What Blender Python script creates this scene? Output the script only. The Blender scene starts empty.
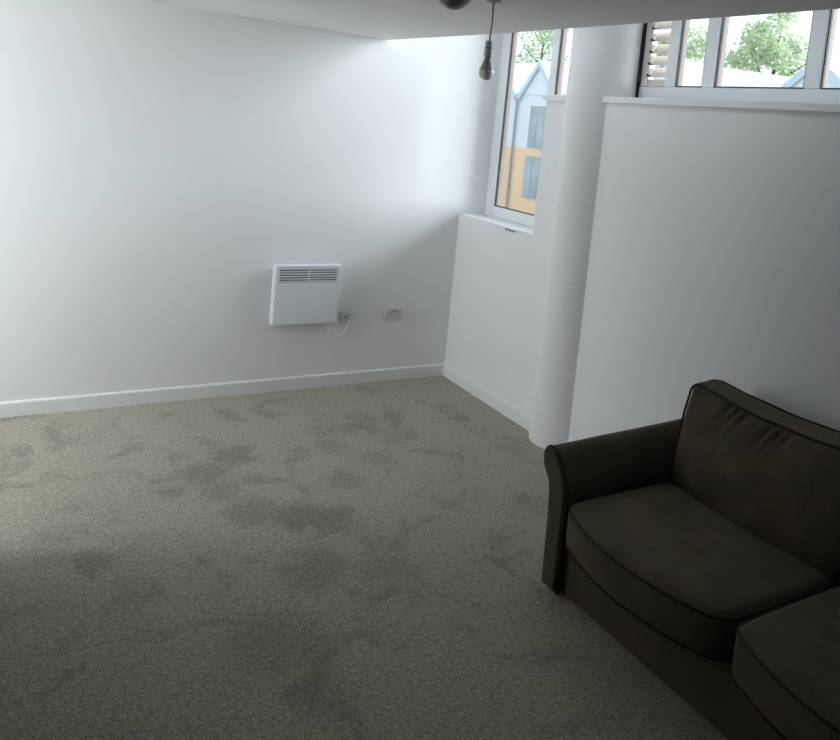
import bpy, bmesh, math, random
from mathutils import Vector, Matrix, noise
S = bpy.context.scene
COL = S.collection
random.seed(7)

# ------------------------------------------------------------------ camera, sky, exposure
CAM = Vector((-3.2108, -5.2823, 2.0))
Rr = Vector((0.8426, -0.5290, 0.1003)); Rd = Vector((0.0394, -0.1252, -0.9913)); Rf = Vector((0.5370, 0.8393, -0.0846))
cd = bpy.data.cameras.new('camera'); cam = bpy.data.objects.new('camera', cd); COL.objects.link(cam)
m = Matrix.Identity(4)
for i in range(3):
    m[i][0] = Rr[i]; m[i][1] = -Rd[i]; m[i][2] = -Rf[i]; m[i][3] = CAM[i]
cam.matrix_world = m
cd.sensor_fit = 'HORIZONTAL'; cd.sensor_width = 36.0; cd.lens = 786.6 / 840 * 36
cd.shift_x = (420 - 479.4) / 840; cd.shift_y = (194.4 - 370) / 840
cd.clip_start = 0.05; cd.clip_end = 500
S.camera = cam

W = bpy.data.worlds.new('sky'); S.world = W; W.use_nodes = True
nt = W.node_tree; nt.nodes.clear()
wo = nt.nodes.new('ShaderNodeOutputWorld'); bg = nt.nodes.new('ShaderNodeBackground')
tc = nt.nodes.new('ShaderNodeTexCoord'); sx = nt.nodes.new('ShaderNodeSeparateXYZ')
rp = nt.nodes.new('ShaderNodeValToRGB')
nt.links.new(tc.outputs['Generated'], sx.inputs[0]); nt.links.new(sx.outputs['Z'], rp.inputs[0])
rp.color_ramp.elements[0].position = 0.0; rp.color_ramp.elements[0].color = (0.88, 0.95, 1.0, 1)
rp.color_ramp.elements[1].position = 0.7; rp.color_ramp.elements[1].color = (0.78, 0.90, 1.0, 1)
nt.links.new(rp.outputs[0], bg.inputs[0]); bg.inputs[1].default_value = 1.5
nt.links.new(bg.outputs[0], wo.inputs[0])

sl = bpy.data.lights.new('sun', 'SUN'); sl.energy = 10.0; sl.angle = math.radians(60); sl.color = (0.88, 0.94, 1.0)   # low sun in bright haze
sun = bpy.data.objects.new('sun', sl); COL.objects.link(sun)
sun.rotation_euler = Vector((-0.9, 0.27, -0.12)).to_track_quat('-Z', 'Y').to_euler()

S.view_settings.view_transform = 'Standard'; S.view_settings.look = 'None'
S.view_settings.gamma = 1.0; S.view_settings.use_curve_mapping = False
S.view_settings.exposure = 0.14
S.cycles.use_denoising = True
S.cycles.max_bounces = 12; S.cycles.diffuse_bounces = 8; S.cycles.transparent_max_bounces = 16
S.cycles.sample_clamp_indirect = 6.0
S.cycles.caustics_reflective = False; S.cycles.caustics_refractive = False

def portal(y0, y1, z0, z1):
    l = bpy.data.lights.new('window_portal', 'AREA'); l.shape = 'RECTANGLE'; l.size = abs(y1 - y0); l.size_y = z1 - z0
    l.cycles.is_portal = True
    o = bpy.data.objects.new('window_portal', l); COL.objects.link(o)
    o.location = (0.40, (y0 + y1) / 2, (z0 + z1) / 2)
    o.matrix_world = Matrix.Translation(o.location) @ Matrix(((0, 0, 1), (1, 0, 0), (0, 1, 0))).to_4x4()
WIN_TOP = 4.60
W2_END = -3.35
portal(0.0, -1.28, 1.31, WIN_TOP)
portal(-1.56, W2_END, 2.27, WIN_TOP)

X0, Y0, XW = -5.6, -8.6, 0.34        # left wall, rear wall, outer face of the window wall
LW = (-1.45, -0.20, 0.75, 2.35)      # window added in the left wall for fill light: y0, y1, z0, z1
fl = bpy.data.lights.new('fill_light', 'AREA'); fl.shape = 'RECTANGLE'; fl.size = 1.25; fl.size_y = 1.60; fl.energy = 68; fl.color = (0.95, 0.965, 1.0)  # unseen lamp added behind the invented left window to brighten the room
fill_obj = bpy.data.objects.new('fill_light', fl); COL.objects.link(fill_obj)
fill_obj.matrix_world = Matrix.Translation((X0 - .17, -0.825, 1.55)) @ Matrix(((0, 0, -1), (1, 0, 0), (0, -1, 0))).to_4x4()

# ------------------------------------------------------------------ materials
def mat(name, color, rough=0.6, spec=0.5, metal=0.0):
    M = bpy.data.materials.new(name); M.use_nodes = True
    b = M.node_tree.nodes['Principled BSDF']
    b.inputs['Base Color'].default_value = (*color, 1); b.inputs['Roughness'].default_value = rough
    b.inputs['Specular IOR Level'].default_value = spec; b.inputs['Metallic'].default_value = metal
    return M
def N(M, kind, **kw):
    n = M.node_tree.nodes.new(kind)
    for k, v in kw.items():
        if k in n.inputs.keys(): n.inputs[k].default_value = v
        else: setattr(n, k, v)
    return n
def lk(M, a, b): M.node_tree.links.new(a, b)
def noisy(M, scale, amount, bump=0.0, bscale=None, detail=4.0):
    """vary the base colour by noise and add a bump"""
    b = M.node_tree.nodes['Principled BSDF']; c = b.inputs['Base Color'].default_value[:]
    t = N(M, 'ShaderNodeTexCoord')
    n = N(M, 'ShaderNodeTexNoise', Scale=scale, Detail=detail); lk(M, t.outputs['Object'], n.inputs['Vector'])
    r = N(M, 'ShaderNodeValToRGB'); e = r.color_ramp.elements
    e[0].position = 0.3; e[0].color = (*[v * (1 - amount) for v in c[:3]], 1)
    e[1].position = 0.7; e[1].color = (*[min(1, v * (1 + amount)) for v in c[:3]], 1)
    lk(M, n.outputs['Fac'], r.inputs[0]); lk(M, r.outputs[0], b.inputs['Base Color'])
    if bump:
        n2 = N(M, 'ShaderNodeTexNoise', Scale=bscale or scale, Detail=3.0); lk(M, t.outputs['Object'], n2.inputs['Vector'])
        bp = N(M, 'ShaderNodeBump', Strength=bump, Distance=0.01)
        lk(M, n2.outputs['Fac'], bp.inputs['Height']); lk(M, bp.outputs[0], b.inputs['Normal'])
    return M

WALL = noisy(mat('white_wall_paint', (0.86, 0.865, 0.87), 0.75, 0.3), 1.3, 0.015, 0.05, 60)
CEIL = noisy(mat('ceiling_paint', (0.84, 0.835, 0.83), 0.85, 0.2), 1.1, 0.015, 0.04, 50)
GLOSS = noisy(mat('white_gloss_paint', (0.84, 0.85, 0.86), 0.35, 0.5), 2.0, 0.01, 0.03, 40)
UPVC = noisy(mat('white_plastic_frame', (0.82, 0.85, 0.88), 0.3, 0.5), 3.0, 0.01)
RUBBER = noisy(mat('dark_rubber_seal', (0.03, 0.032, 0.035), 0.6), 20, 0.2)
PLASTIC = noisy(mat('white_plastic', (0.82, 0.83, 0.84), 0.35), 8.0, 0.01)
GREYPL = noisy(mat('grey_plastic', (0.36, 0.38, 0.40), 0.45), 8.0, 0.03)
SOCKET = noisy(mat('off_white_plastic', (0.66, 0.64, 0.65), 0.4), 12.0, 0.02)
DARK = noisy(mat('dark_slot', (0.035, 0.03, 0.035), 0.7), 12.0, 0.1)
HEAT = noisy(mat('heater_enamel', (0.80, 0.83, 0.87), 0.35), 6.0, 0.01)
DISC = noisy(mat('grey_diffuser', (0.30, 0.31, 0.31), 0.4), 6.0, 0.04)
FLEX = noisy(mat('dark_flex', (0.05, 0.04, 0.035), 0.6), 30.0, 0.2)
HOLD = noisy(mat('grey_lampholder', (0.56, 0.59, 0.62), 0.45), 9.0, 0.04)
BULBN = noisy(mat('bulb_collar', (0.40, 0.43, 0.45), 0.4), 9.0, 0.03)
BULBG = noisy(mat('bulb_frosted', (0.80, 0.82, 0.84), 0.3), 9.0, 0.02)
LOUV = noisy(mat('cream_louvre', (0.72, 0.66, 0.61), 0.5), 4.0, 0.02)
DEEP = noisy(mat('bounce_damping_grey', (0.13, 0.125, 0.12), 0.7), 1.5, 0.04)  # dark tone given to unseen walls so less light bounces forward
CLAD = noisy(mat('pinkish_cladding', (0.42, 0.33, 0.30), 0.6), 5.0, 0.04)
SCRAP = noisy(mat('paper', (0.75, 0.74, 0.70), 0.8), 20.0, 0.05)

def glass():
    M = bpy.data.materials.new('window_glass'); M.use_nodes = True; t = M.node_tree; t.nodes.clear()
    o = t.nodes.new('ShaderNodeOutputMaterial'); tr = t.nodes.new('ShaderNodeBsdfTransparent')
    gl = t.nodes.new('ShaderNodeBsdfGlossy'); mx = t.nodes.new('ShaderNodeMixShader'); fr = t.nodes.new('ShaderNodeFresnel')
    tr.inputs[0].default_value = (0.97, 0.985, 0.98, 1); gl.inputs['Roughness'].default_value = 0.02
    ge = t.nodes.new('ShaderNodeNewGeometry'); mr = t.nodes.new('ShaderNodeMapRange')
    mr.inputs[3].default_value = 1.45; mr.inputs[4].default_value = 1 / 1.45      # same reflectance on both faces of the pane
    t.links.new(ge.outputs['Backfacing'], mr.inputs[0]); t.links.new(mr.outputs[0], fr.inputs['IOR'])
    t.links.new(fr.outputs[0], mx.inputs[0]); t.links.new(tr.outputs[0], mx.inputs[1]); t.links.new(gl.outputs[0], mx.inputs[2])
    t.links.new(mx.outputs[0], o.inputs[0]); return M
GLASS = glass()

def carpet():
    M = mat('taupe_carpet', (0.25, 0.24, 0.21), 0.95, 0.1); b = M.node_tree.nodes['Principled BSDF']
    b.inputs['Sheen Weight'].default_value = 0.35; b.inputs['Sheen Roughness'].default_value = 0.4; b.inputs['Sheen Tint'].default_value = (0.85, 0.82, 0.74, 1)
    t = N(M, 'ShaderNodeTexCoord')
    grain = N(M, 'ShaderNodeTexNoise', Scale=150.0, Detail=2.0, Roughness=0.7); lk(M, t.outputs['Object'], grain.inputs['Vector'])
    gr = N(M, 'ShaderNodeMapRange'); gr.inputs[1].default_value = 0.3; gr.inputs[2].default_value = 0.7; gr.inputs[3].default_value = 0.35; gr.inputs[4].default_value = 1.65
    lk(M, grain.outputs['Fac'], gr.inputs[0])
    g2 = N(M, 'ShaderNodeTexNoise', Scale=46.0, Detail=3.0, Roughness=0.75); lk(M, t.outputs['Object'], g2.inputs['Vector'])
    gr2 = N(M, 'ShaderNodeMapRange'); gr2.inputs[1].default_value = 0.32; gr2.inputs[2].default_value = 0.68; gr2.inputs[3].default_value = 0.70; gr2.inputs[4].default_value = 1.30
    lk(M, g2.outputs['Fac'], gr2.inputs[0])
    gm = N(M, 'ShaderNodeMath', operation='MULTIPLY'); lk(M, gr.outputs[0], gm.inputs[0]); lk(M, gr2.outputs[0], gm.inputs[1]); gr = gm
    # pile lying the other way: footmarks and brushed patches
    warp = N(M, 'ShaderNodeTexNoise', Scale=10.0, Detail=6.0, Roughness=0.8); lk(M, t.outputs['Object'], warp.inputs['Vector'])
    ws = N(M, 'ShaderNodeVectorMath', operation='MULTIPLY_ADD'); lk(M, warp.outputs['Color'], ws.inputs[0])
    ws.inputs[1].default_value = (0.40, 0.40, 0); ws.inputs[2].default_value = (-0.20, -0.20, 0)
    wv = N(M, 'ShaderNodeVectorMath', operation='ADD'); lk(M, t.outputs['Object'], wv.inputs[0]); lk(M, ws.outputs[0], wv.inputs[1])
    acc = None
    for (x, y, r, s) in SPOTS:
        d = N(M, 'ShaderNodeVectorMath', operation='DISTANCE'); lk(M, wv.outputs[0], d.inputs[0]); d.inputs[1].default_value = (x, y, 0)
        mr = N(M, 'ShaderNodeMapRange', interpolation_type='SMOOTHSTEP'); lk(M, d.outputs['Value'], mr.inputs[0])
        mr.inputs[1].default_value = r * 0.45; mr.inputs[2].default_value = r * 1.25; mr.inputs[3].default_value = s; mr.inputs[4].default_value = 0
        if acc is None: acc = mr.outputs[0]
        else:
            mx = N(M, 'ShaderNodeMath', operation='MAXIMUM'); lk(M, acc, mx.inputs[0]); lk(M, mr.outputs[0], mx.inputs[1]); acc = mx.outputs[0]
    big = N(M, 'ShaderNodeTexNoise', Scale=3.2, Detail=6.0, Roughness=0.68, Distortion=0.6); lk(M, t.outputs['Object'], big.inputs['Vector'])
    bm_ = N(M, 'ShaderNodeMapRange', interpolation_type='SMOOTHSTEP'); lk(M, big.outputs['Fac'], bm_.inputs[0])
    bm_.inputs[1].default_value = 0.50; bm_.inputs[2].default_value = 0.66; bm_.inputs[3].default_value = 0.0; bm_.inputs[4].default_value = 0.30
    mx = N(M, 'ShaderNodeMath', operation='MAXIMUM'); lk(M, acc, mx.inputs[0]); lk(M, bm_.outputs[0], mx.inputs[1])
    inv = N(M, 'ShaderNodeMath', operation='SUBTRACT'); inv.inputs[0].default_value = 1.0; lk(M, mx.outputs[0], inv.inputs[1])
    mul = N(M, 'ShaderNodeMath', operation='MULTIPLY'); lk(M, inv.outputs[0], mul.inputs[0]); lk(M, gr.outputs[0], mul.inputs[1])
    cm = N(M, 'ShaderNodeVectorMath', operation='SCALE'); cm.inputs[0].default_value = CARPET_RGB; lk(M, mul.outputs[0], cm.inputs['Scale'])
    lk(M, cm.outputs[0], b.inputs['Base Color'])
    bp = N(M, 'ShaderNodeBump', Strength=0.9, Distance=0.014); lk(M, grain.outputs['Fac'], bp.inputs['Height']); lk(M, bp.outputs[0], b.inputs['Normal'])
    return M
CARPET_RGB = (0.48, 0.44, 0.355)
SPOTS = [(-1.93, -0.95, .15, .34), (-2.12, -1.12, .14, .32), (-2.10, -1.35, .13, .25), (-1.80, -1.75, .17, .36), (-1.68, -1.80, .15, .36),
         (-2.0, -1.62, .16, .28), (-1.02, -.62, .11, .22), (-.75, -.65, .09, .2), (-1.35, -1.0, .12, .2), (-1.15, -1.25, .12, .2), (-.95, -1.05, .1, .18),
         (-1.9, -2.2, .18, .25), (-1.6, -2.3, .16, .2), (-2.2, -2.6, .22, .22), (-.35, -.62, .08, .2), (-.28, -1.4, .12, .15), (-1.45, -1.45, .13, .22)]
CARPET = carpet()

def fabric():
    M = mat('brown_chenille', (0.05, 0.041, 0.031), 0.85, 0.25); b = M.node_tree.nodes['Principled BSDF']
    t = N(M, 'ShaderNodeTexCoord')
    n = N(M, 'ShaderNodeTexNoise', Scale=140.0, Detail=2.0); lk(M, t.outputs['Object'], n.inputs['Vector'])
    n2 = N(M, 'ShaderNodeTexNoise', Scale=7.0, Detail=4.0); lk(M, t.outputs['Object'], n2.inputs['Vector'])
    a = N(M, 'ShaderNodeMath', operation='ADD'); lk(M, n.outputs['Fac'], a.inputs[0]); lk(M, n2.outputs['Fac'], a.inputs[1])
    r = N(M, 'ShaderNodeValToRGB'); e = r.color_ramp.elements
    h = N(M, 'ShaderNodeMath', operation='MULTIPLY'); lk(M, a.outputs[0], h.inputs[0]); h.inputs[1].default_value = 0.5
    e[0].position = 0.33; e[0].color = (*[v * 0.7 for v in FAB_RGB], 1); e[1].position = 0.67; e[1].color = (*[v * 1.3 for v in FAB_RGB], 1)
    lk(M, h.outputs[0], r.inputs[0]); lk(M, r.outputs[0], b.inputs['Base Color'])
    b.inputs['Sheen Weight'].default_value = 0.25; b.inputs['Sheen Roughness'].default_value = 0.5; b.inputs['Sheen Tint'].default_value = (0.5, 0.42, 0.33, 1)
    bp = N(M, 'ShaderNodeBump', Strength=0.5, Distance=0.004); lk(M, n.outputs['Fac'], bp.inputs['Height']); lk(M, bp.outputs[0], b.inputs['Normal'])
    return M
FAB_RGB = (0.086, 0.066, 0.045)
FABRIC = fabric()
PIPE = noisy(mat('dark_brown_piping', (0.036, 0.028, 0.021), 0.8, 0.2), 60, 0.2)

def column_paint():
    M = mat('column_paint', (0.85, 0.855, 0.86), 0.6, 0.35); b = M.node_tree.nodes['Principled BSDF']
    t = N(M, 'ShaderNodeTexCoord')
    n = N(M, 'ShaderNodeTexNoise', Scale=30.0, Detail=3.0); lk(M, t.outputs['Object'], n.inputs['Vector'])
    v = N(M, 'ShaderNodeTexVoronoi', Scale=55.0); lk(M, t.outputs['Object'], v.inputs['Vector'])
    # a patch of blistered, filled paint at about chest height
    s = N(M, 'ShaderNodeSeparateXYZ'); lk(M, t.outputs['Object'], s.inputs[0])
    def band(sock, lo, hi, f):
        a = N(M, 'ShaderNodeMapRange', interpolation_type='SMOOTHSTEP'); lk(M, sock, a.inputs[0])
        a.inputs[1].default_value = lo; a.inputs[2].default_value = lo + f
        c = N(M, 'ShaderNodeMapRange', interpolation_type='SMOOTHSTEP'); lk(M, sock, c.inputs[0])
        c.inputs[1].default_value = hi; c.inputs[2].default_value = hi + f; c.inputs[3].default_value = 1; c.inputs[4].default_value = 0
        q = N(M, 'ShaderNodeMath', operation='MULTIPLY'); lk(M, a.outputs[0], q.inputs[0]); lk(M, c.outputs[0], q.inputs[1]); return q.outputs[0]
    zz = band(s.outputs['Z'], 0.93, 1.10, 0.004); yy = band(s.outputs['Y'], -0.18, -0.09, 0.01)
    q = N(M, 'ShaderNodeMath', operation='MULTIPLY'); lk(M, zz, q.inputs[0]); lk(M, yy, q.inputs[1])
    w = N(M, 'ShaderNodeMath', operation='MULTIPLY'); lk(M, q.outputs[0], w.inputs[0]); lk(M, v.outputs['Distance'], w.inputs[1])
    sc = N(M, 'ShaderNodeMath', operation='MULTIPLY_ADD'); lk(M, n.outputs['Fac'], sc.inputs[0]); sc.inputs[1].default_value = 0.06; lk(M, w.outputs[0], sc.inputs[2])
    bp = N(M, 'ShaderNodeBump', Strength=0.45, Distance=0.012); lk(M, sc.outputs[0], bp.inputs['Height']); lk(M, bp.outputs[0], b.inputs['Normal'])
    return M
COLP = column_paint()

# ------------------------------------------------------------------ mesh helpers
def finish(name, bm, material, parent=None, smooth=False, loc=None, bevel=0.0, angle=None):
    bmesh.ops.recalc_face_normals(bm, faces=bm.faces[:])
    me = bpy.data.meshes.new(name); bm.to_mesh(me); bm.free()
    o = bpy.data.objects.new(name, me); COL.objects.link(o)
    for mm in (material if isinstance(material, (list, tuple)) else [material]): me.materials.append(mm)
    if smooth:
        for p in me.polygons: p.use_smooth = True
    if loc: o.location = loc
    if parent: o.parent = parent
    if bevel:
        b = o.modifiers.new('bevel', 'BEVEL'); b.width = bevel; b.segments = 3; b.limit_method = 'ANGLE'; b.angle_limit = math.radians(40)
    return o
def box(bm, x0, x1, y0, y1, z0, z1, mi=0):
    vs = [bm.verts.new((x, y, z)) for z in (z0, z1) for y in (y0, y1) for x in (x0, x1)]
    for f in ((0, 1, 3, 2), (4, 5, 7, 6), (0, 1, 5, 4), (2, 3, 7, 6), (0, 2, 6, 4), (1, 3, 7, 5)):
        bm.faces.new([vs[i] for i in f]).material_index = mi
    return vs
def tube(bm, pts, r, n=10, closed=False, cap=True):
    pts = [Vector(p) for p in pts]; rings = []; k = len(pts); prev = None
    for i, p in enumerate(pts):
        if closed: t = pts[(i + 1) % k] - pts[(i - 1) % k]
        else: t = pts[min(i + 1, k - 1)] - pts[max(i - 1, 0)]
        t.normalize()
        if prev is None:
            a = Vector((0, 0, 1)) if abs(t.z) < 0.9 else Vector((1, 0, 0)); u = t.cross(a).normalized()
        else: u = (prev - t * prev.dot(t)).normalized()
        prev = u; v = t.cross(u)
        rr = r[i] if isinstance(r, (list, tuple)) else r
        rings.append([bm.verts.new(p + (u * math.cos(2 * math.pi * j / n) + v * math.sin(2 * math.pi * j / n)) * rr) for j in range(n)])
    for i in range(k if closed else k - 1):
        a, b = rings[i], rings[(i + 1) % k]
        off = 0
        if closed and i == k - 1:
            off = min(range(n), key=lambda s: (a[0].co - b[s].co).length)
        for j in range(n): bm.faces.new((a[j], a[(j + 1) % n], b[(j + 1 + off) % n], b[(j + off) % n]))
    if cap and not closed: bm.faces.new(rings[0][::-1]); bm.faces.new(rings[-1])
def lathe(bm, prof, n=32, c=(0, 0, 0)):
    rings = []
    for r, z in prof:
        if r < 1e-6: rings.append([bm.verts.new((c[0], c[1], c[2] + z))])
        else: rings.append([bm.verts.new((c[0] + r * math.cos(2 * math.pi * j / n), c[1] + r * math.sin(2 * math.pi * j / n), c[2] + z)) for j in range(n)])
    for a, b in zip(rings, rings[1:]):
        for j in range(n):
            q = [a[j % len(a)], a[(j + 1) % len(a)], b[(j + 1) % len(b)], b[j % len(b)]]
            q = list(dict.fromkeys(q))
            if len(q) > 2: bm.faces.new(q)
def prism(bm, pts, a0, a1, axis):
    """closed outline pts (2-D) pushed along an axis ('x': pts are (y,z); 'y': (x,z); 'z': (x,y))"""
    def mk(p, a): return {'x': (a, p[0], p[1]), 'y': (p[0], a, p[1]), 'z': (p[0], p[1], a)}[axis]
    A = [bm.verts.new(mk(p, a0)) for p in pts]; B = [bm.verts.new(mk(p, a1)) for p in pts]; n = len(pts)
    for i in range(n): bm.faces.new((A[i], A[(i + 1) % n], B[(i + 1) % n], B[i]))
    bm.faces.new(A); bm.faces.new(B)
def bmn(): return bmesh.new()
def bx(name, dims, material, parent=None, bevel=0.0, kind=None):
    bm = bmn(); box(bm, *dims); o = finish(name, bm, material, parent, bevel=bevel)
    if kind: o['kind'] = kind
    return o
def thing(name, label, cat, loc=(0, 0, 0), group=None):
    o = bpy.data.objects.new(name, None); COL.objects.link(o); o.location = loc; o.empty_display_size = 0.1
    tag(o, label, cat, group); return o
def tag(o, label, cat, group=None):
    o['label'] = label; o['category'] = cat
    if group: o['group'] = group
    return o
def struct_root(name):
    o = bpy.data.objects.new(name, None); COL.objects.link(o); o['kind'] = 'structure'; return o
def local(o, parent):
    """meshes were drawn in world space: hang them under parent without moving them"""
    o.parent = parent; o.matrix_parent_inverse = Matrix.Translation(-Vector(parent.location)); return o

# ------------------------------------------------------------------ the room
TOP = 4.9; CZ = 2.561                # upper roof, underside of the low ceiling
bx('floor', (X0, 0.0, Y0, 0.0, -0.12, 0.0), CARPET, kind='structure')
bx('wall_back', (X0 - .15, XW, 0.0, 0.15, -0.12, TOP), WALL, kind='structure')
bm = bmn()
box(bm, X0 - .15, X0, Y0, LW[0], -0.12, TOP); box(bm, X0 - .15, X0, LW[1], 0.0, -0.12, TOP)
box(bm, X0 - .15, X0, LW[0], LW[1], -0.12, LW[2]); box(bm, X0 - .15, X0, LW[0], LW[1], LW[3], TOP)
finish('wall_left', bm, WALL)['kind'] = 'structure'
bx('wall_rear', (X0 - .15, XW, Y0 - .15, Y0, -0.12, TOP), DEEP, kind='structure')  # unseen wall, coloured dark to weaken the bounce on the foreground
bm = bmn()
SILL1, SILL2 = 1.31, 2.262; JY = -1.580
box(bm, 0, XW, -0.99, 0.0, -0.12, SILL1 - .012)             # below the tall window
box(bm, 0, XW, -1.30, -0.99, -0.12, SILL2 - .038)           # higher piece beside the column
box(bm, 0, XW, JY, -1.30, -0.12, TOP)                   # pier behind the column
box(bm, 0, XW, Y0, JY, -0.12, SILL2 - .038)             # below the long window
box(bm, 0, XW, Y0, W2_END, SILL2 - .038, TOP)
box(bm, 0, XW, -1.30, 0, WIN_TOP, TOP); box(bm, 0, XW, W2_END, JY, WIN_TOP, TOP)
finish('wall_right', bm, WALL)['kind'] = 'structure'
bm = bmn()
prism(bm, [(-0.748, -0.0), (-0.651, -1.328), (-0.625, -2.197), (-0.591, -3.243), (-0.50, Y0), (X0, Y0), (X0, 0.0)], CZ, CZ + 0.26, 'z')
finish('ceiling', bm, CEIL)['kind'] = 'structure'
bx('added_stub_wall', (X0, -3.30, -1.65, -1.53, 0.0, CZ), WALL, kind='structure')   # unseen stub wall, added to keep the fill light off the foreground
bx('added_dark_sheet', (X0, X0 + .02, Y0, -1.65, 0.0, CZ), DEEP, kind='structure')   # unseen dark sheet added over the left wall to cut bounced light
bx('trim_roof_slab', (X0 - .15, XW, Y0 - .15, 0.15, TOP, TOP + .12), CEIL, kind='structure')

# round column half sunk in the window wall
bm = bmn(); lathe(bm, [(0.221, -0.05), (0.221, TOP)], 64)
o = finish('column', bm, COLP, smooth=True, loc=(0.112, -1.403, 0)); o['kind'] = 'structure'

def skirting(name, dims, axis):
    x0, x1, y0, y1 = dims; bm = bmn()
    if axis == 'x':
        prism(bm, [(y1, 0), (y0, 0), (y0, .083), (y0 + .006, .091), (y1, .093)], x0, x1, 'x')
    else:
        prism(bm, [(x1, 0), (x0, 0), (x0, .083), (x0 + .006, .091), (x1, .093)], y0, y1, 'y')
    finish(name, bm, GLOSS)['kind'] = 'structure'
skirting('baseboard_back', (X0, 0, -.017, 0), 'x')
skirting('baseboard_right', (-.017, 0, -1.215, -.017), 'y')
skirting('baseboard_front', (-.017, 0, Y0, -1.60), 'y')

# ------------------------------------------------------------------ windows
FX0, FX1 = 0.235, 0.288               # frame depth
def frame_piece(bm, y0, y1, z0, z1, d=0.0): box(bm, FX0 - d, FX1, min(y0, y1), max(y0, y1), z0, z1)
def pane(root, y0, y1, z0, z1):
    p = bx('glass_pane', (0.2535, 0.2575, min(y0, y1), max(y0, y1), z0, z1), GLASS, root)
    bm = bmn(); t = .007
    a, b = min(y0, y1), max(y0, y1); x0, x1 = FX0 + .004, FX0 + .018
    box(bm, x0, x1, a, a + t, z0, z1); box(bm, x0, x1, b - t, b, z0, z1); box(bm, x0, x1, a + t, b - t, z0, z0 + t); box(bm, x0, x1, a + t, b - t, z1 - t, z1)
    finish('glazing_seal', bm, RUBBER, root)
w1 = struct_root('window_1')
bm = bmn()
frame_piece(bm, 0.0, -0.125, SILL1, WIN_TOP); frame_piece(bm, -0.125, -1.30, SILL1, SILL1 + .085); frame_piece(bm, -0.125, -1.30, WIN_TOP - .08, WIN_TOP)
frame_piece(bm, -1.22, -1.30, SILL1 + .085, WIN_TOP - .08)
finish('window_frame', bm, UPVC, w1, bevel=.006)
bm = bmn(); frame_piece(bm, -.672, -.752, SILL1 + .085, WIN_TOP - .08, .004); finish('mullion', bm, UPVC, w1, bevel=.006)
pane(w1, -.125, -.672, SILL1 + .085, WIN_TOP - .08); pane(w1, -.752, -1.22, SILL1 + .085, WIN_TOP - .08)
for y0, y1 in ((-.002, -.127), (-.670, -.754)):
    bx('outer_cladding', (FX1 + .001, FX1 + .006, y1, y0, SILL1 + .002, WIN_TOP), CLAD, w1)
    bx('outer_cladding', (.2585, FX1 + .001, y1 - .0015, y1, SILL1 + .086, WIN_TOP - .081), CLAD, w1)
bx('window_sill', (0.0, FX0 + .01, -0.99, 0.0, SILL1 - .012, SILL1), GLOSS, w1)
bm = bmn()                                                        # chipped paint on the sill's front edge
for k in range(5):
    y = -.66 - k * .026; box(bm, -.0015, .0, y - .018, y, SILL1 - .022 - random.random() * .004, SILL1 - .012)
finish('sill_chip', bm, DARK, w1)
bx('trim_1', (-.028, FX0 + .01, -1.30, -.978, SILL2 - .038, SILL2), GLOSS, bevel=.004, kind='structure')

w2 = struct_root('window_2')
bm = bmn(); G0 = 2.352
frame_piece(bm, JY, W2_END, SILL2, G0); frame_piece(bm, JY, W2_END, WIN_TOP - .08, WIN_TOP)
frame_piece(bm, -1.825, -1.91, G0, WIN_TOP - .08, .004); frame_piece(bm, W2_END + .08, W2_END, G0, WIN_TOP - .08)
finish('window_frame', bm, UPVC, w2, bevel=.006)
for y0, y1 in ((-2.115, -2.205), (-2.78, -2.87)):
    bm = bmn(); frame_piece(bm, y0, y1, G0, WIN_TOP - .08, .004); finish('mullion', bm, UPVC, w2, bevel=.006)
for y0, y1 in ((-1.91, -2.115), (-2.205, -2.78), (-2.87, W2_END + .08)): pane(w2, y0, y1, G0, WIN_TOP - .08)
for y0, y1 in ((-1.823, -1.912), (-2.113, -2.207), (-2.778, -2.872)):
    bx('outer_cladding', (FX1 + .001, FX1 + .006, y1, y0, SILL2 + .002, WIN_TOP), CLAD, w2)
    bx('outer_cladding', (.2585, FX1 + .001, y1 - .0015, y1, G0 + .001, WIN_TOP - .081), CLAD, w2)
bx('window_sill', (-.028, FX0 + .01, W2_END - .06, -1.585, SILL2 - .038, SILL2), GLOSS, w2, bevel=.004)

w3 = struct_root('added_window')                                      # unseen, added in the left wall as an opening for the fill lamp
bm = bmn(); a, b = X0 - .12, X0 - .06
box(bm, a, b, LW[0], LW[1], LW[2], LW[2] + .07); box(bm, a, b, LW[0], LW[1], LW[3] - .07, LW[3])
for y in (LW[0], (LW[0] + LW[1]) / 2 - .035, LW[1] - .07): box(bm, a, b, y, y + .07, LW[2] + .07, LW[3] - .07)
finish('window_frame', bm, UPVC, w3)
for y in (LW[0] + .07, (LW[0] + LW[1]) / 2 + .035):
    bx('glass_pane', (X0 - .092, X0 - .088, y, y + (LW[1] - LW[0]) / 2 - .105, LW[2] + .07, LW[3] - .07), GLASS, w3)
bx('window_sill', (X0 - .06, X0 + .03, LW[0] - .04, LW[1] + .04, LW[2] - .02, LW[2]), GLOSS, w3)

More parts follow.
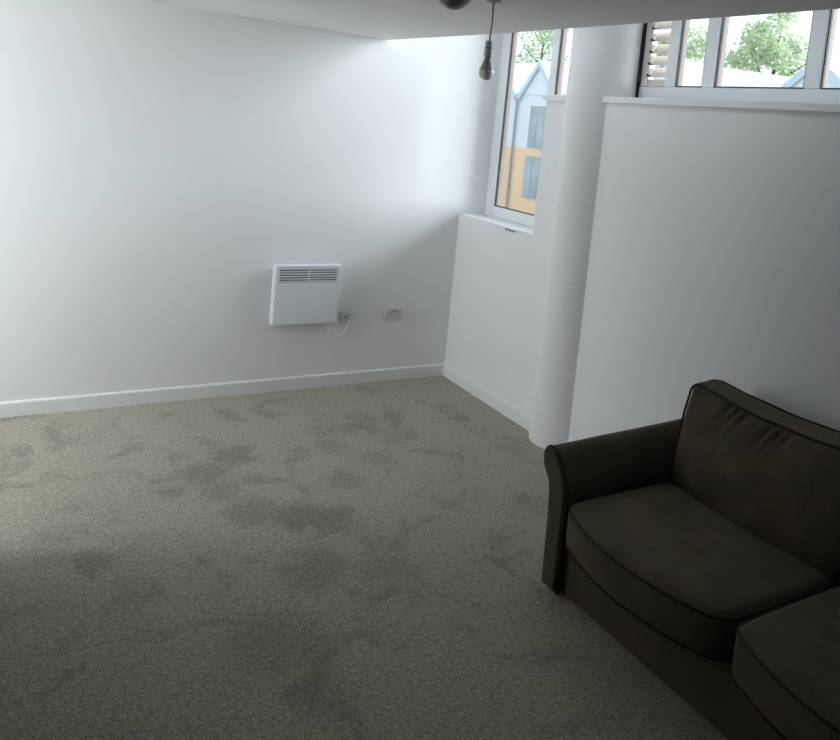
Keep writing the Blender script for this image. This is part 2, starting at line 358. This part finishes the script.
# louvred ventilator in the first bay of window 2
lv = thing('louvre_ventilator', 'narrow cream louvred ventilator in the window bay beside the round column', 'louvre', (0.26, -1.70, G0))
LT = WIN_TOP - .10
def lp(name, bm, material, **k): return local(finish(name, bm, material, **k), lv)
bm = bmn(); box(bm, .231, .250, -1.613, -1.582, SILL2 + .002, LT); lp('gasket', bm, RUBBER)
bm = bmn(); box(bm, .236, .285, -1.676, -1.615, G0 + .002, LT); lp('stile', bm, LOUV, bevel=.004)
bm = bmn(); box(bm, .242, .285, -1.822, -1.678, G0 + .002, G0 + .045); lp('bottom_rail', bm, LOUV, bevel=.003)
z = G0 + .058; k = 0
while z < LT - .08:
    bm = bmn(); prism(bm, [(.236, z), (.240, z), (.286, z + .062), (.282, z + .062)], -1.820, -1.680, 'y'); lp('slat', bm, LOUV)
    bm = bmn(); tube(bm, [(.228, -1.676, z + .012), (.238, -1.676, z + .012)], .0075, 10); box(bm, .229, .2355, -1.700, -1.672, z + .003, z + .009); lp('pivot_clip', bm, DARK)
    z += .072; k += 1
bm = bmn(); box(bm, .231, .236, -1.668, -1.634, G0 + .010, G0 + .05); lp('corner_bracket', bm, PLASTIC, bevel=.001)
for yy, zz in ((-1.645, .038), (-1.657, .02)):
    bm = bmn(); tube(bm, [(.2295, yy, G0 + zz), (.233, yy, G0 + zz)], .004, 10); lp('screw', bm, DARK)

# ------------------------------------------------------------------ heater, spur, socket on the back wall
HX0, HX1, HZ0, HZ1 = -1.473, -0.977, .490, .920
ht = thing('panel_heater', 'white wall-mounted electric panel heater with slotted top grille', 'heater', ((HX0 + HX1) / 2, 0, HZ0))
def hp(name, bm, material, **k): return local(finish(name, bm, material, **k), ht)
D0, D1 = -.072, -.018
bm = bmn(); box(bm, HX0, HX1, D0 + .012, D1, HZ0, HZ1); hp('casing', bm, HEAT, bevel=.016)
bm = bmn()                                                        # front plate with real slots cut through
zs = [HZ1 - .030 - i * .0175 for i in range(6)]
gx = [HX0 + .036, (HX0 + HX1) / 2 - .004, (HX0 + HX1) / 2 + .004, HX1 - .036]
fx0, fx1, fz0, fz1 = HX0 + .012, HX1 - .012, HZ0 + .008, HZ1 - .006
box(bm, fx0, fx1, D0, D0 + .012, fz0, zs[-1] - .008)
box(bm, fx0, fx1, D0, D0 + .012, zs[0] + .008, fz1)
for a, b in ((fx0, gx[0]), (gx[1], gx[2]), (gx[3], fx1)): box(bm, a, b, D0, D0 + .012, zs[-1] - .008, zs[0] + .008)
hp('front_panel', bm, HEAT)
bm = bmn(); box(bm, gx[0], gx[3], D0 + .0105, D0 + .0118, zs[-1] - .008, zs[0] + .008); hp('grille_recess', bm, DARK)
for a, b in ((gx[0], gx[1]), (gx[2], gx[3])):
    bm = bmn()
    for q in zs: prism(bm, [(D0 + .0005, q - .004), (D0 + .010, q + .0030), (D0 + .010, q + .0058), (D0 - .0005, q + .0035)], a, b, 'x')
    hp('grille', bm, HEAT)
for a in (HX0 + .06, HX1 - .10):
    bm = bmn(); box(bm, a, a + .04, D1, 0, HZ0 + .05, HZ1 - .05); hp('wall_bracket', bm, HEAT)
cab = [(-1.035, -.045, HZ0 + .002), (-1.03, -.05, .47), (-1.012, -.045, .425), (-.985, -.04, .395), (-.955, -.036, .385), (-.925, -.034, .392), (-.898, -.032, .42), (-.880, -.03, .452), (-.872, -.024, .470)]
def smooth_path(P, n=6):
    P = [Vector(p) for p in P]; out = []
    for i in range(len(P) - 1):
        p0, p1, p2, p3 = P[max(i - 1, 0)], P[i], P[i + 1], P[min(i + 2, len(P) - 1)]
        for j in range(n):
            t = j / n
            out.append(0.5 * ((2 * p1) + (p2 - p0) * t + (2 * p0 - 5 * p1 + 4 * p2 - p3) * t * t + (3 * p1 - p0 - 3 * p2 + p3) * t ** 3))
    return out + [P[-1]]
bm = bmn(); tube(bm, smooth_path(cab), .0075, 10); hp('power_cable', bm, PLASTIC, smooth=True)

sp = thing('fused_spur', 'small square fused spur switch plate right beside the heater, its cable plugged in', 'switch', (-.897, 0, .51))
SX, SZ = -.897, .510
bm = bmn(); box(bm, SX - .043, SX + .043, -.016, 0, SZ - .043, SZ + .043); local(finish('faceplate', bm, SOCKET, bevel=.004), sp)
bm = bmn(); box(bm, SX - .012, SX + .012, -.020, -.015, SZ - .004, SZ + .020); local(finish('rocker', bm, GREYPL, bevel=.002), sp)
for dx in (-.030, .030):
    bm = bmn(); tube(bm, [(SX + dx, -.0175, SZ), (SX + dx, -.0155, SZ)], .0045, 12); local(finish('screw', bm, GREYPL), sp)
bm = bmn(); tube(bm, [(SX + .024, -.036, SZ - .034), (SX + .024, -.014, SZ - .034)], .011, 14); local(finish('cable_outlet', bm, PLASTIC, bevel=.002), sp)

ds = thing('double_socket', 'white double electrical socket low on the back wall, nearest the corner', 'socket', (-.503, 0, .525))
QX, QZ = -.515, .529
bm = bmn(); box(bm, QX - .0735, QX + .0735, -.034, 0, QZ - .043, QZ + .043); local(finish('back_box', bm, SOCKET, bevel=.003), ds)
bm = bmn(); box(bm, QX - .0735, QX + .0735, -.043, -.035, QZ - .043, QZ + .043); local(finish('faceplate', bm, SOCKET, bevel=.003), ds)
for s in (-1, 1):
    bm = bmn(); c = QX + s * .036
    box(bm, c - .003, c + .003, -.0438, -.042, QZ + .004, QZ + .013); box(bm, c - .0145, c - .0075, -.0438, -.042, QZ - .016, QZ - .012); box(bm, c + .0075, c + .0145, -.0438, -.042, QZ - .016, QZ - .012)
    local(finish('pin_holes', bm, DARK), ds)
    c = QX + s * .014
    bm = bmn(); box(bm, c - .0085, c + .0085, -.047, -.042, QZ + .015, QZ + .035); local(finish('rocker', bm, GREYPL, bevel=.002), ds)

# ------------------------------------------------------------------ ceiling light and pendant
cl = thing('ceiling_light', 'round dark grey dome light with a white rim on the ceiling, left of the pendant', 'light', (-1.79, -2.76, CZ))
bm = bmn(); lathe(bm, [(0, 0), (.072, 0), (.072, -.028), (.080, -.030), (.081, -.052), (.074, -.056), (0, -.056)], 48); finish('rim', bm, PLASTIC, cl, smooth=False)
bm = bmn(); lathe(bm, [(.077 * math.cos(math.radians(7.5 * i)), -.052 - .098 * math.sin(math.radians(7.5 * i))) for i in range(12)] + [(0, -.150)], 48); finish('dome', bm, DISC, cl, smooth=True)

PX, PY = -1.330, -2.300; PS = 1.10     # slightly oversized bulb and holder
pn = thing('pendant_light', 'bare bulb on a thin dark flex hanging from the ceiling rose', 'light', (PX, PY, CZ))
bm = bmn(); lathe(bm, [(0, 0), (.036, 0), (.036, -.003), (.031, -.008), (.012, -.011), (.007, -.016), (0, -.016)], 36); finish('ceiling_rose', bm, GREYPL, pn, smooth=True)
def PL(prof): return [(r * PS, -.178 + (z + .170) * PS) for r, z in prof]
path = [(0, 0, -.012), (.003, 0, -.07), (.0035, 0, -.10), (.001, 0, -.14), (0, 0, -.178)]
bm = bmn(); tube(bm, smooth_path(path), .0034, 10); finish('flex', bm, FLEX, pn, smooth=True)
bm = bmn(); lathe(bm, PL([(0, -.170), (.0135, -.170), (.0165, -.174), (.0165, -.196), (.0175, -.197), (.0175, -.200), (.0165, -.201), (.0175, -.205), (.0185, -.232), (.0165, -.236), (0, -.236)]), 32); finish('lampholder', bm, HOLD, pn, smooth=False)
bm = bmn(); lathe(bm, PL([(.0168, -.1975), (.0180, -.1978), (.0180, -.1996), (.0168, -.2000)]), 32); finish('holder_ring', bm, RUBBER, pn)
bulb = bpy.data.objects.new('bulb', None); COL.objects.link(bulb); bulb.parent = pn
bm = bmn(); lathe(bm, PL([(0, -.234), (.0125, -.234), (.0135, -.242), (.017, -.250), (.023, -.268), (.0285, -.284), (.0295, -.287)]), 36); finish('bulb_collar', bm, BULBN, bulb, smooth=True)
bm = bmn(); lathe(bm, PL([(.0293, -.287)] + [(.031 * math.cos(a), -.296 - .031 * math.sin(a)) for a in [math.radians(-16 + 106 * i / 12) for i in range(12)]] + [(0, -.327)]), 36); finish('bulb_globe', bm, BULBG, bulb, smooth=True)

# ------------------------------------------------------------------ sofa
sf = thing('sofa', 'dark brown fabric two-seat sofa with scroll arms along the right wall', 'sofa', (-.55, -3.68, 0))
def sp_(name, bm, material, parent=None, **k):
    o = finish(name, bm, material, **k); return local(o, sf)
YA, YM, YB = -2.79, -3.69, -4.59      # inner face of the far arm, seam, inner face of the near arm
# base with a plain front to the floor
bm = bmn(); box(bm, -.985, -.08, YB - .09, YA + .09, .012, .27); sp_('base', bm, FABRIC, bevel=.012)
# back frame behind the loose cushions
bm = bmn(); prism(bm, [(-.30, .05), (-.035, .05), (-.035, .70), (-.06, .765), (-.13, .79), (-.20, .77), (-.24, .70)], YB - .07, YA + .07, 'y'); sp_('back_frame', bm, FABRIC, smooth=False, bevel=.01)

def arm_outline(s, grow=0.0):
    """outline (y,z) of a scroll arm; s=+1 far arm (outside towards +y), s=-1 near arm"""
    inner = YA if s > 0 else YB
    ctl = [(0, .46), (.012, .495), (.034, .540), (.062, .583), (.097, .614), (.132, .624), (.160, .612), (.176, .583), (.174, .550), (.158, .522), (.136, .500), (.117, .472), (.107, .43)]
    P = [(0.0, .012), (0.0, .25), (0.0, .40)] + [(v.x, v.y) for v in smooth_path([Vector((a, b, 0)) for a, b in ctl], 3)] + [(.097, .30), (.090, .012)]
    return [(inner + s * q, z) for q, z in P]
def arm(s):
    out = arm_outline(s); bm = bmn(); n = len(out)
    xs = [-1.01, -1.002, -.9, -.7, -.5, -.3, -.10]
    rings = []
    for x in xs:
        rings.append([bm.verts.new((x, q + (.0015 * noise.noise(Vector((x * 9, q * 9, z * 9)))), z + .035 * (x + 1.03) / .93 * max(0, min(1, (z - .3) / .2)) + .004 * noise.noise(Vector((x * 5, q * 5, z * 3 + 7))))) for q, z in out])
    for a, b in zip(rings, rings[1:]):
        for j in range(n): bm.faces.new((a[j], a[(j + 1) % n], b[(j + 1) % n], b[j]))
    bm.faces.new(rings[0]); bm.faces.new(rings[-1])
    o = sp_('arm', bm, FABRIC, smooth=True)
    o.modifiers.new('edges', 'EDGE_SPLIT').split_angle = math.radians(50)
    bm = bmn(); tube(bm, [(-1.011, q, z) for q, z in out], .0065, 8); p = finish('piping', bm, PIPE, smooth=True); p.parent = o
    # a second seam a little way back along the roll
    # padded facing panel
    cy = sum(q for q, z in out) / n; cz = .4
    bm = bmn(); A = [bm.verts.new((-1.010, q, z)) for q, z in out]
    B = [bm.verts.new((-1.026, q + (cy - q) * .12, z + (cz - z) * .03)) for q, z in out]
    for j in range(n): bm.faces.new((A[j], A[(j + 1) % n], B[(j + 1) % n], B[j]))
    bm.faces.new(B)
    p = finish('facing', bm, FABRIC, smooth=False); p.parent = o
arm(1); arm(-1)

def cushion_surface(bm, hx, hy, hz, r, fn, n=26):
    """rounded box of half sizes hx,hy,hz with edge radius r, each point passed through fn"""
    def rounded(p):
        q = Vector((max(-hx + r, min(hx - r, p.x)), max(-hy + r, min(hy - r, p.y)), max(-hz + r, min(hz - r, p.z))))
        d = p - q
        if d.length > 1e-9: q = q + d.normalized() * r
        return q
    cache = {}
    def vert(p):
        key = (round(p.x, 5), round(p.y, 5), round(p.z, 5))
        if key not in cache: cache[key] = bm.verts.new(fn(rounded(p)))
        return cache[key]
    def seq(h, k): return [-h + 2 * h * (0.5 - 0.5 * math.cos(math.pi * i / k)) for i in range(k + 1)]
    sx_, sy_, sz_ = seq(hx, max(10, int(n * min(1, hx / .2)))), seq(hy, n * 3), seq(hz, max(10, int(n * min(1, hz / .2))))
    for ax in range(3):
        for sgn in (-1, 1):
            U, V, Wd = ((sy_, sz_, hx), (sx_, sz_, hy), (sx_, sy_, hz))[ax]
            for i in range(len(U) - 1):
                for j in range(len(V) - 1):
                    c = []
                    for (u, v) in ((U[i], V[j]), (U[i + 1], V[j]), (U[i + 1], V[j + 1]), (U[i], V[j + 1])):
                        c.append(vert(Vector(((sgn * Wd, u, v), (u, sgn * Wd, v), (u, v, sgn * Wd))[ax])))
                    if len(set(c)) == 4: bm.faces.new(c)
def loop_pts(hx, hy, r, z, k=8):
    P = []
    for cx_, cy_, a0 in ((hx - r, hy - r, 0), (-hx + r, hy - r, 90), (-hx + r, -hy + r, 180), (hx - r, -hy + r, 270)):
        for i in range(k + 1):
            a = math.radians(a0 + 90 * i / k); P.append(Vector((cx_ + r * math.cos(a), cy_ + r * math.sin(a), z)))
    out = []
    for i, p in enumerate(P):
        q = P[(i + 1) % len(P)]; d = (q - p).length; s = max(1, int(d / .05))
        for t in range(s): out.append(p.lerp(q, t / s))
    return out
def seat_cushion(y0, y1, seed):
    cx_, cy_, cz_ = -.722, (y0 + y1) / 2, .352
    hx, hz = .318, .090
    hy = abs(y1 - y0) / 2 - .004
    def fn(p):
        u, v = max(-1, min(1, p.x / hx)), max(-1, min(1, p.y / hy))
        q = p.copy()
        if p.x < 0:
            q.x -= .092 * (1 - v * v) * (p.x / -hx) ** 2      # front bows out
            q.y *= 1 - .055 * u ** 6
        w = (1 - u * u) ** .6 * (1 - v * v) ** .6
        q.z += (p.z / hz) * .022 * w
        if p.z > 0:
            q.z += .006 * noise.noise(Vector((p.x * 6 + seed, p.y * 5, 0))) * w + .004 * noise.noise(Vector((p.x * 17, p.y * 14 + seed, 3))) * w
            for (wx, wy, ang, ln) in ((-.02, .12, 1.2, .16), (.03, .03, 1.35, .12)):
                dx, dy = p.x - wx, p.y - wy
                al = dx * math.cos(ang) + dy * math.sin(ang); ac = -dx * math.sin(ang) + dy * math.cos(ang)
                q.z -= .012 * math.exp(-(ac / .012) ** 2) * math.exp(-(al / ln) ** 4)
        return q + Vector((cx_, cy_, cz_))
    bm = bmn(); cushion_surface(bm, hx, hy, hz, .045, fn, 44); o = sp_('seat_cushion', bm, FABRIC, smooth=True)
    for z_ in (hz * .80, -hz * .80):
        bm = bmn()
        tube(bm, [fn(p) for p in loop_pts(hx - .004, hy - .004, .055, z_)], .0055, 8, closed=True)
        p = finish('piping', bm, PIPE, smooth=True); p.parent = o
seat_cushion(YA - .012, YM, 1.0); seat_cushion(YM, YB + .012, 5.0)

def back_cushion(y0, y1, seed):
    hz, hy, hx = .275, abs(y1 - y0) / 2 - .004, .098               # height, width, thickness (local z, y, x)
    cy_ = (y0 + y1) / 2
    base = Vector((-.272, cy_, .648))
    def fn(p):
        v, w = max(-1, min(1, p.y / hy)), max(-1, min(1, p.z / hz)); q = p.copy()
        belly = (1 - v * v) ** .7 * (1 - w * w) ** .6
        if p.x < 0: q.x -= (.075 - .06 * w) * belly * (-p.x / hx)   # fuller low down
        else: q.x += (.02 * belly - .075 * abs(v) ** 7) * (p.x / hx)
        if p.z > 0: q.z -= .040 * (1 - v * v) * (p.z / hz)          # the top edge dips between its corners
        q.z += .010 * noise.noise(Vector((p.y * 5 + seed, p.x * 9, 2))) * max(0, w)
        q.y -= (p.y / hy) * .016 * (1 - w * w) * -1
        if p.x < 0:                                                 # gathers running down from the top seam
            for g, (gy, gl) in enumerate(((.19, .10), (.15, .14), (.10, .08), (-.03, .12), (-.08, .15), (-.12, .11))):
                gy += (p.z - hz) * -.45
                q.x += .016 * math.exp(-((p.y - gy) / .011) ** 2) * math.exp(-((hz - .04 - p.z) / gl) ** 2)
            q.x += .005 * noise.noise(Vector((p.y * 7 + seed, p.z * 7, 1)))
        return Vector((q.x + q.z * .13, q.y, q.z)) + base
    bm = bmn(); cushion_surface(bm, hx, hy, hz, .04, fn, 40); o = sp_('back_cushion', bm, FABRIC, smooth=True)
    for sx in (-1, 1):
        pts = [fn(Vector((sx * (hx - .008), p.x, p.y))) for p in loop_pts(hy - .004, hz - .004, .05, 0)]
        bm = bmn(); tube(bm, pts, .0055, 8, closed=True); p = finish('piping', bm, PIPE, smooth=True); p.parent = o
back_cushion(YA - .012, YM, 2.0); back_cushion(YM, YB + .012, 9.0)
for o in list(sf.children):
    for ch in o.children: ch.matrix_parent_inverse = Matrix.Identity(4)

# scrap of paper on the carpet by the skirting
bm = bmn()
vs = [bm.verts.new(p) for p in ((-.052, 0, .004), (.0, -.008, .010), (.048, .002, .005), (.045, .012, .006), (.002, .006, .011), (-.05, .009, .005))]
bm.faces.new((vs[0], vs[1], vs[4], vs[5])); bm.faces.new((vs[1], vs[2], vs[3], vs[4]))
o = finish('paper_scrap', bm, SCRAP, loc=(-.075, -.50, 0)); o.rotation_euler = (0, 0, math.radians(-25))
so = o.modifiers.new('thick', 'SOLIDIFY'); so.thickness = .001
tag(o, 'tiny white scrap of paper on the carpet below the tall window', 'paper')

# ------------------------------------------------------------------ outside
GZ = -3.2
GROUND = noisy(mat('pale_paving', (0.42, 0.41, 0.38), 0.9), 0.3, 0.15)
RENDER = noisy(mat('pale_blue_render', (0.66, 0.73, 0.80), 0.8), 0.4, 0.03)
ROOFM = mat('pale_roof_tiles', (0.80, 0.80, 0.80), 0.7)
def stripes(M, scale, dark, axis='Z'):
    b = M.node_tree.nodes['Principled BSDF']; c = b.inputs['Base Color'].default_value[:3]
    t = N(M, 'ShaderNodeTexCoord'); s = N(M, 'ShaderNodeSeparateXYZ'); lk(M, t.outputs['Object'], s.inputs[0])
    w = N(M, 'ShaderNodeMath', operation='MULTIPLY'); lk(M, s.outputs[axis], w.inputs[0]); w.inputs[1].default_value = scale
    f = N(M, 'ShaderNodeMath', operation='FRACT'); lk(M, w.outputs[0], f.inputs[0])
    r = N(M, 'ShaderNodeValToRGB'); e = r.color_ramp.elements
    e[0].position = 0.12; e[0].color = (*[v * dark for v in c], 1); e[1].position = 0.3; e[1].color = (*c, 1)
    lk(M, f.outputs[0], r.inputs[0]); lk(M, r.outputs[0], b.inputs['Base Color'])
stripes(ROOFM, 4.0, 0.86)
def brick():
    M = mat('orange_brick', (0.6, 0.4, 0.24), 0.85); b = M.node_tree.nodes['Principled BSDF']
    t = N(M, 'ShaderNodeTexCoord'); mp = N(M, 'ShaderNodeMapping'); mp.inputs['Rotation'].default_value = (math.radians(90), 0, math.radians(90))
    lk(M, t.outputs['Object'], mp.inputs[0])
    k = N(M, 'ShaderNodeTexBrick', Scale=4.0); lk(M, mp.outputs[0], k.inputs['Vector'])
    k.inputs['Color1'].default_value = (0.86, 0.46, 0.21, 1); k.inputs['Color2'].default_value = (0.78, 0.39, 0.17, 1); k.inputs['Mortar'].default_value = (0.80, 0.56, 0.36, 1)
    lk(M, k.outputs['Color'], b.inputs['Base Color']); return M
BRICK = brick()
HWIN = noisy(mat('dark_house_glass', (0.26, 0.32, 0.36), 0.15), 0.6, 0.3)
HFR = noisy(mat('grey_house_frame', (0.30, 0.33, 0.36), 0.5), 1.0, 0.05)
PIPEM = noisy(mat('grey_downpipe', (0.30, 0.34, 0.38), 0.5), 1.0, 0.05)
def leaf(name, c):
    M = noisy(mat(name, c, 0.6), 0.5, 0.25); t = M.node_tree; b = t.nodes['Principled BSDF']
    out = [n for n in t.nodes if n.type == 'OUTPUT_MATERIAL'][0]
    tl = N(M, 'ShaderNodeBsdfTranslucent'); mx = N(M, 'ShaderNodeMixShader'); mx.inputs[0].default_value = 0.5
    lk(M, b.inputs['Base Color'].links[0].from_socket, tl.inputs[0]); lk(M, b.outputs[0], mx.inputs[1]); lk(M, tl.outputs[0], mx.inputs[2]); lk(M, mx.outputs[0], out.inputs[0])
    return M
LEAF = [leaf('leaf_green', (0.30, 0.42, 0.18)), leaf('leaf_pale', (0.42, 0.52, 0.32))]
BARK = noisy(mat('bark', (0.10, 0.08, 0.06), 0.9), 4, 0.3)
bx('ground', (0.36, 160, -60, 160, GZ - .3, GZ), GROUND, kind='structure')
HXF = 24.0
def house(label, y0, y1, gables, eave, ridge, depth=8.0):
    """terrace house facing the room: brick below, rendered gables above, tiled main roof"""
    h = thing('terraced_house', label, 'house', (HXF, (y0 + y1) / 2, GZ), 'terraced houses across the way')
    def hp_(name, bm, material, par=None):
        o = finish(name, bm, material)
        if par is None: return local(o, h)
        o.parent = par; return o
    bm = bmn(); box(bm, HXF, HXF + depth, y0, y1, GZ, 1.04); hp_('brick_storey', bm, BRICK)
    bm = bmn(); box(bm, HXF, HXF + depth, y0, y1, 1.04, eave); hp_('rendered_storey', bm, RENDER)
    rx = HXF + depth / 2; r0, r1 = ridge if isinstance(ridge, tuple) else (ridge, ridge)    # ridge height at y0 and at y1
    bm = bmn(); ends = []
    for y, r in ((y0, r0), (y1, r1)):
        ends.append([bm.verts.new((x, y, z)) for x, z in ((HXF, eave), (HXF, eave + .1), (rx, r + .1), (HXF + depth, eave + .1), (HXF + depth, eave))])
    for k in range(5): bm.faces.new((ends[0][k], ends[0][(k + 1) % 5], ends[1][(k + 1) % 5], ends[1][k]))
    bm.faces.new(ends[0]); bm.faces.new(ends[1]); hp_('main_roof', bm, ROOFM)
    for gy, hw, gz in gables:
        bm = bmn(); prism(bm, [(gy - hw, eave), (gy + hw, eave), (gy, gz - .12)], HXF - .06, HXF + 2.6, 'x'); g = hp_('gable', bm, RENDER)
        bm = bmn(); dz = (gz - eave)
        for s in (-1, 1):
            prism(bm, [(gy + s * (hw + .1), eave - .1 * dz / hw), (gy, gz), (gy, gz - .2), (gy + s * (hw - .1), eave - .1 * dz / hw)], HXF - .10, HXF + 3.4, 'x')
        hp_('gable_roof', bm, ROOFM); bm = bmn(); L = math.hypot(hw, dz); nx, nz = dz / L, hw / L
        for s in (-1, 1):
            a = Vector((gy + s * (hw + .15), eave - .15 * dz / hw)); b = Vector((gy, gz)); w = Vector((-s * nx, -nz)) * .26
            prism(bm, [tuple(a), tuple(b), (b.x, b.y - .36), tuple(a + w)], HXF - .22, HXF - .11, 'x')
        hp_('verge_board', bm, BARGE)
        for z0, z1 in ((1.18, 3.47), (-1.75, .55)):
            bm = bmn(); wy0, wy1 = gy - .95, gy + .48
            box(bm, HXF - .08, HXF + .05, wy0 - .07, wy1 + .07, z0 - .07, z1 + .07); f = hp_('window', bm, HFR)
            bm = bmn(); box(bm, HXF - .10, HXF - .08, wy0 + .03, (wy0 + wy1) / 2 - .04, z0, z1); box(bm, HXF - .10, HXF - .08, (wy0 + wy1) / 2 + .04, wy1 - .03, z0, z1)
            p = finish('pane', bm, HWIN); p.parent = f
    bm = bmn(); tube(bm, [(HXF - .14, y1 - .05, GZ), (HXF - .14, y1 - .05, eave)], .07, 8); hp_('downpipe', bm, PIPEM)
    return h
BARGE = noisy(mat('blue_grey_verge', (0.50, 0.60, 0.70), 0.7), 1.0, 0.04)
house('house with a pale gable and orange brick below, leftmost seen through the tall window', 33.97, 42.0, [(36.1, 1.95, 6.2)], 4.2, 6.6)
house('house with a sharp pale gable over orange brick, in the middle of the tall window', 29.0, 33.95, [(31.95, 1.8, 6.2)], 4.2, 6.6)
house('house whose pale roof shows through the first pane right of the column', 18.3, 28.95, [(22.1, 1.95, 6.2)], 4.2, (5.65, 6.9))
house('house whose pale roof shows through the wide pane at the right edge', 7.0, 18.25, [(13.9, 2.3, 6.0)], 4.2, (4.7, 5.63))

def tree(name, label, x, y, h, r, seed, mi, nleaf):
    rnd = random.Random(seed)
    t = thing(name, label, 'tree', (x, y, GZ), 'trees beyond the roofs')
    bm = bmn(); tube(bm, [(0, 0, 0), (.05 * r, 0, h * .3), (0, .05 * r, h * .6), (.03, 0, h * .85)], [r * .09, r * .07, r * .045, r * .015], 8)
    for k in range(7):
        a = k * 2.4; z0 = h * (.35 + .06 * k)
        tube(bm, [(0, 0, z0), (r * .4 * math.cos(a), r * .4 * math.sin(a), z0 + r * .3), (r * .7 * math.cos(a), r * .7 * math.sin(a), z0 + r * .55)], [r * .035, r * .02, r * .008], 6)
    finish('trunk', bm, BARK, t, smooth=True)
    clumps = []
    for k in range(26):
        a = rnd.random() * 6.28; u = rnd.random(); q = r * math.sqrt(rnd.random()) * (1 - .55 * u)
        clumps.append((Vector((q * math.cos(a), q * math.sin(a), h * (.38 + .6 * u))), r * rnd.uniform(.22, .42)))
    bm = bmn()
    for i in range(nleaf):
        c, cr = rnd.choice(clumps)
        d = Vector((rnd.gauss(0, 1), rnd.gauss(0, 1), rnd.gauss(0, 1))).normalized() * cr * rnd.random() ** .4
        p = c + d; s = rnd.uniform(.10, .22)
        u = Vector((rnd.gauss(0, 1), rnd.gauss(0, 1), rnd.gauss(0, .6))).normalized(); v = u.cross(Vector((rnd.gauss(0, 1), rnd.gauss(0, 1), rnd.gauss(0, 1)))).normalized()
        bm.faces.new([bm.verts.new(p + u * s), bm.verts.new(p + v * s * .6), bm.verts.new(p - u * s), bm.verts.new(p - v * s * .6)])
    finish('foliage', bm, LEAF[mi], t)
tree('tree', 'pale green tree over the roofs, behind the sharp gable in the tall window', 40, 54.0, 16, 3.6, 11, 1, 2400)
tree('tree', 'pale tree over the roofs seen through the narrow pane beside the column', 39, 45.0, 16, 3.2, 12, 1, 2600)
tree('tree', 'bushy tree over the roofs seen through the first pane right of the louvres', 38.5, 36.2, 14.5, 3.6, 13, 1, 4200)
tree('tree', 'dense green tree over the roofs in the left of the wide right pane', 38.5, 27.2, 15, 3.7, 14, 1, 5200)
tree('tree', 'tall dense tree over the roofs at the far right of the wide right pane', 38.5, 18.0, 15, 3.6, 15, 1, 4800)
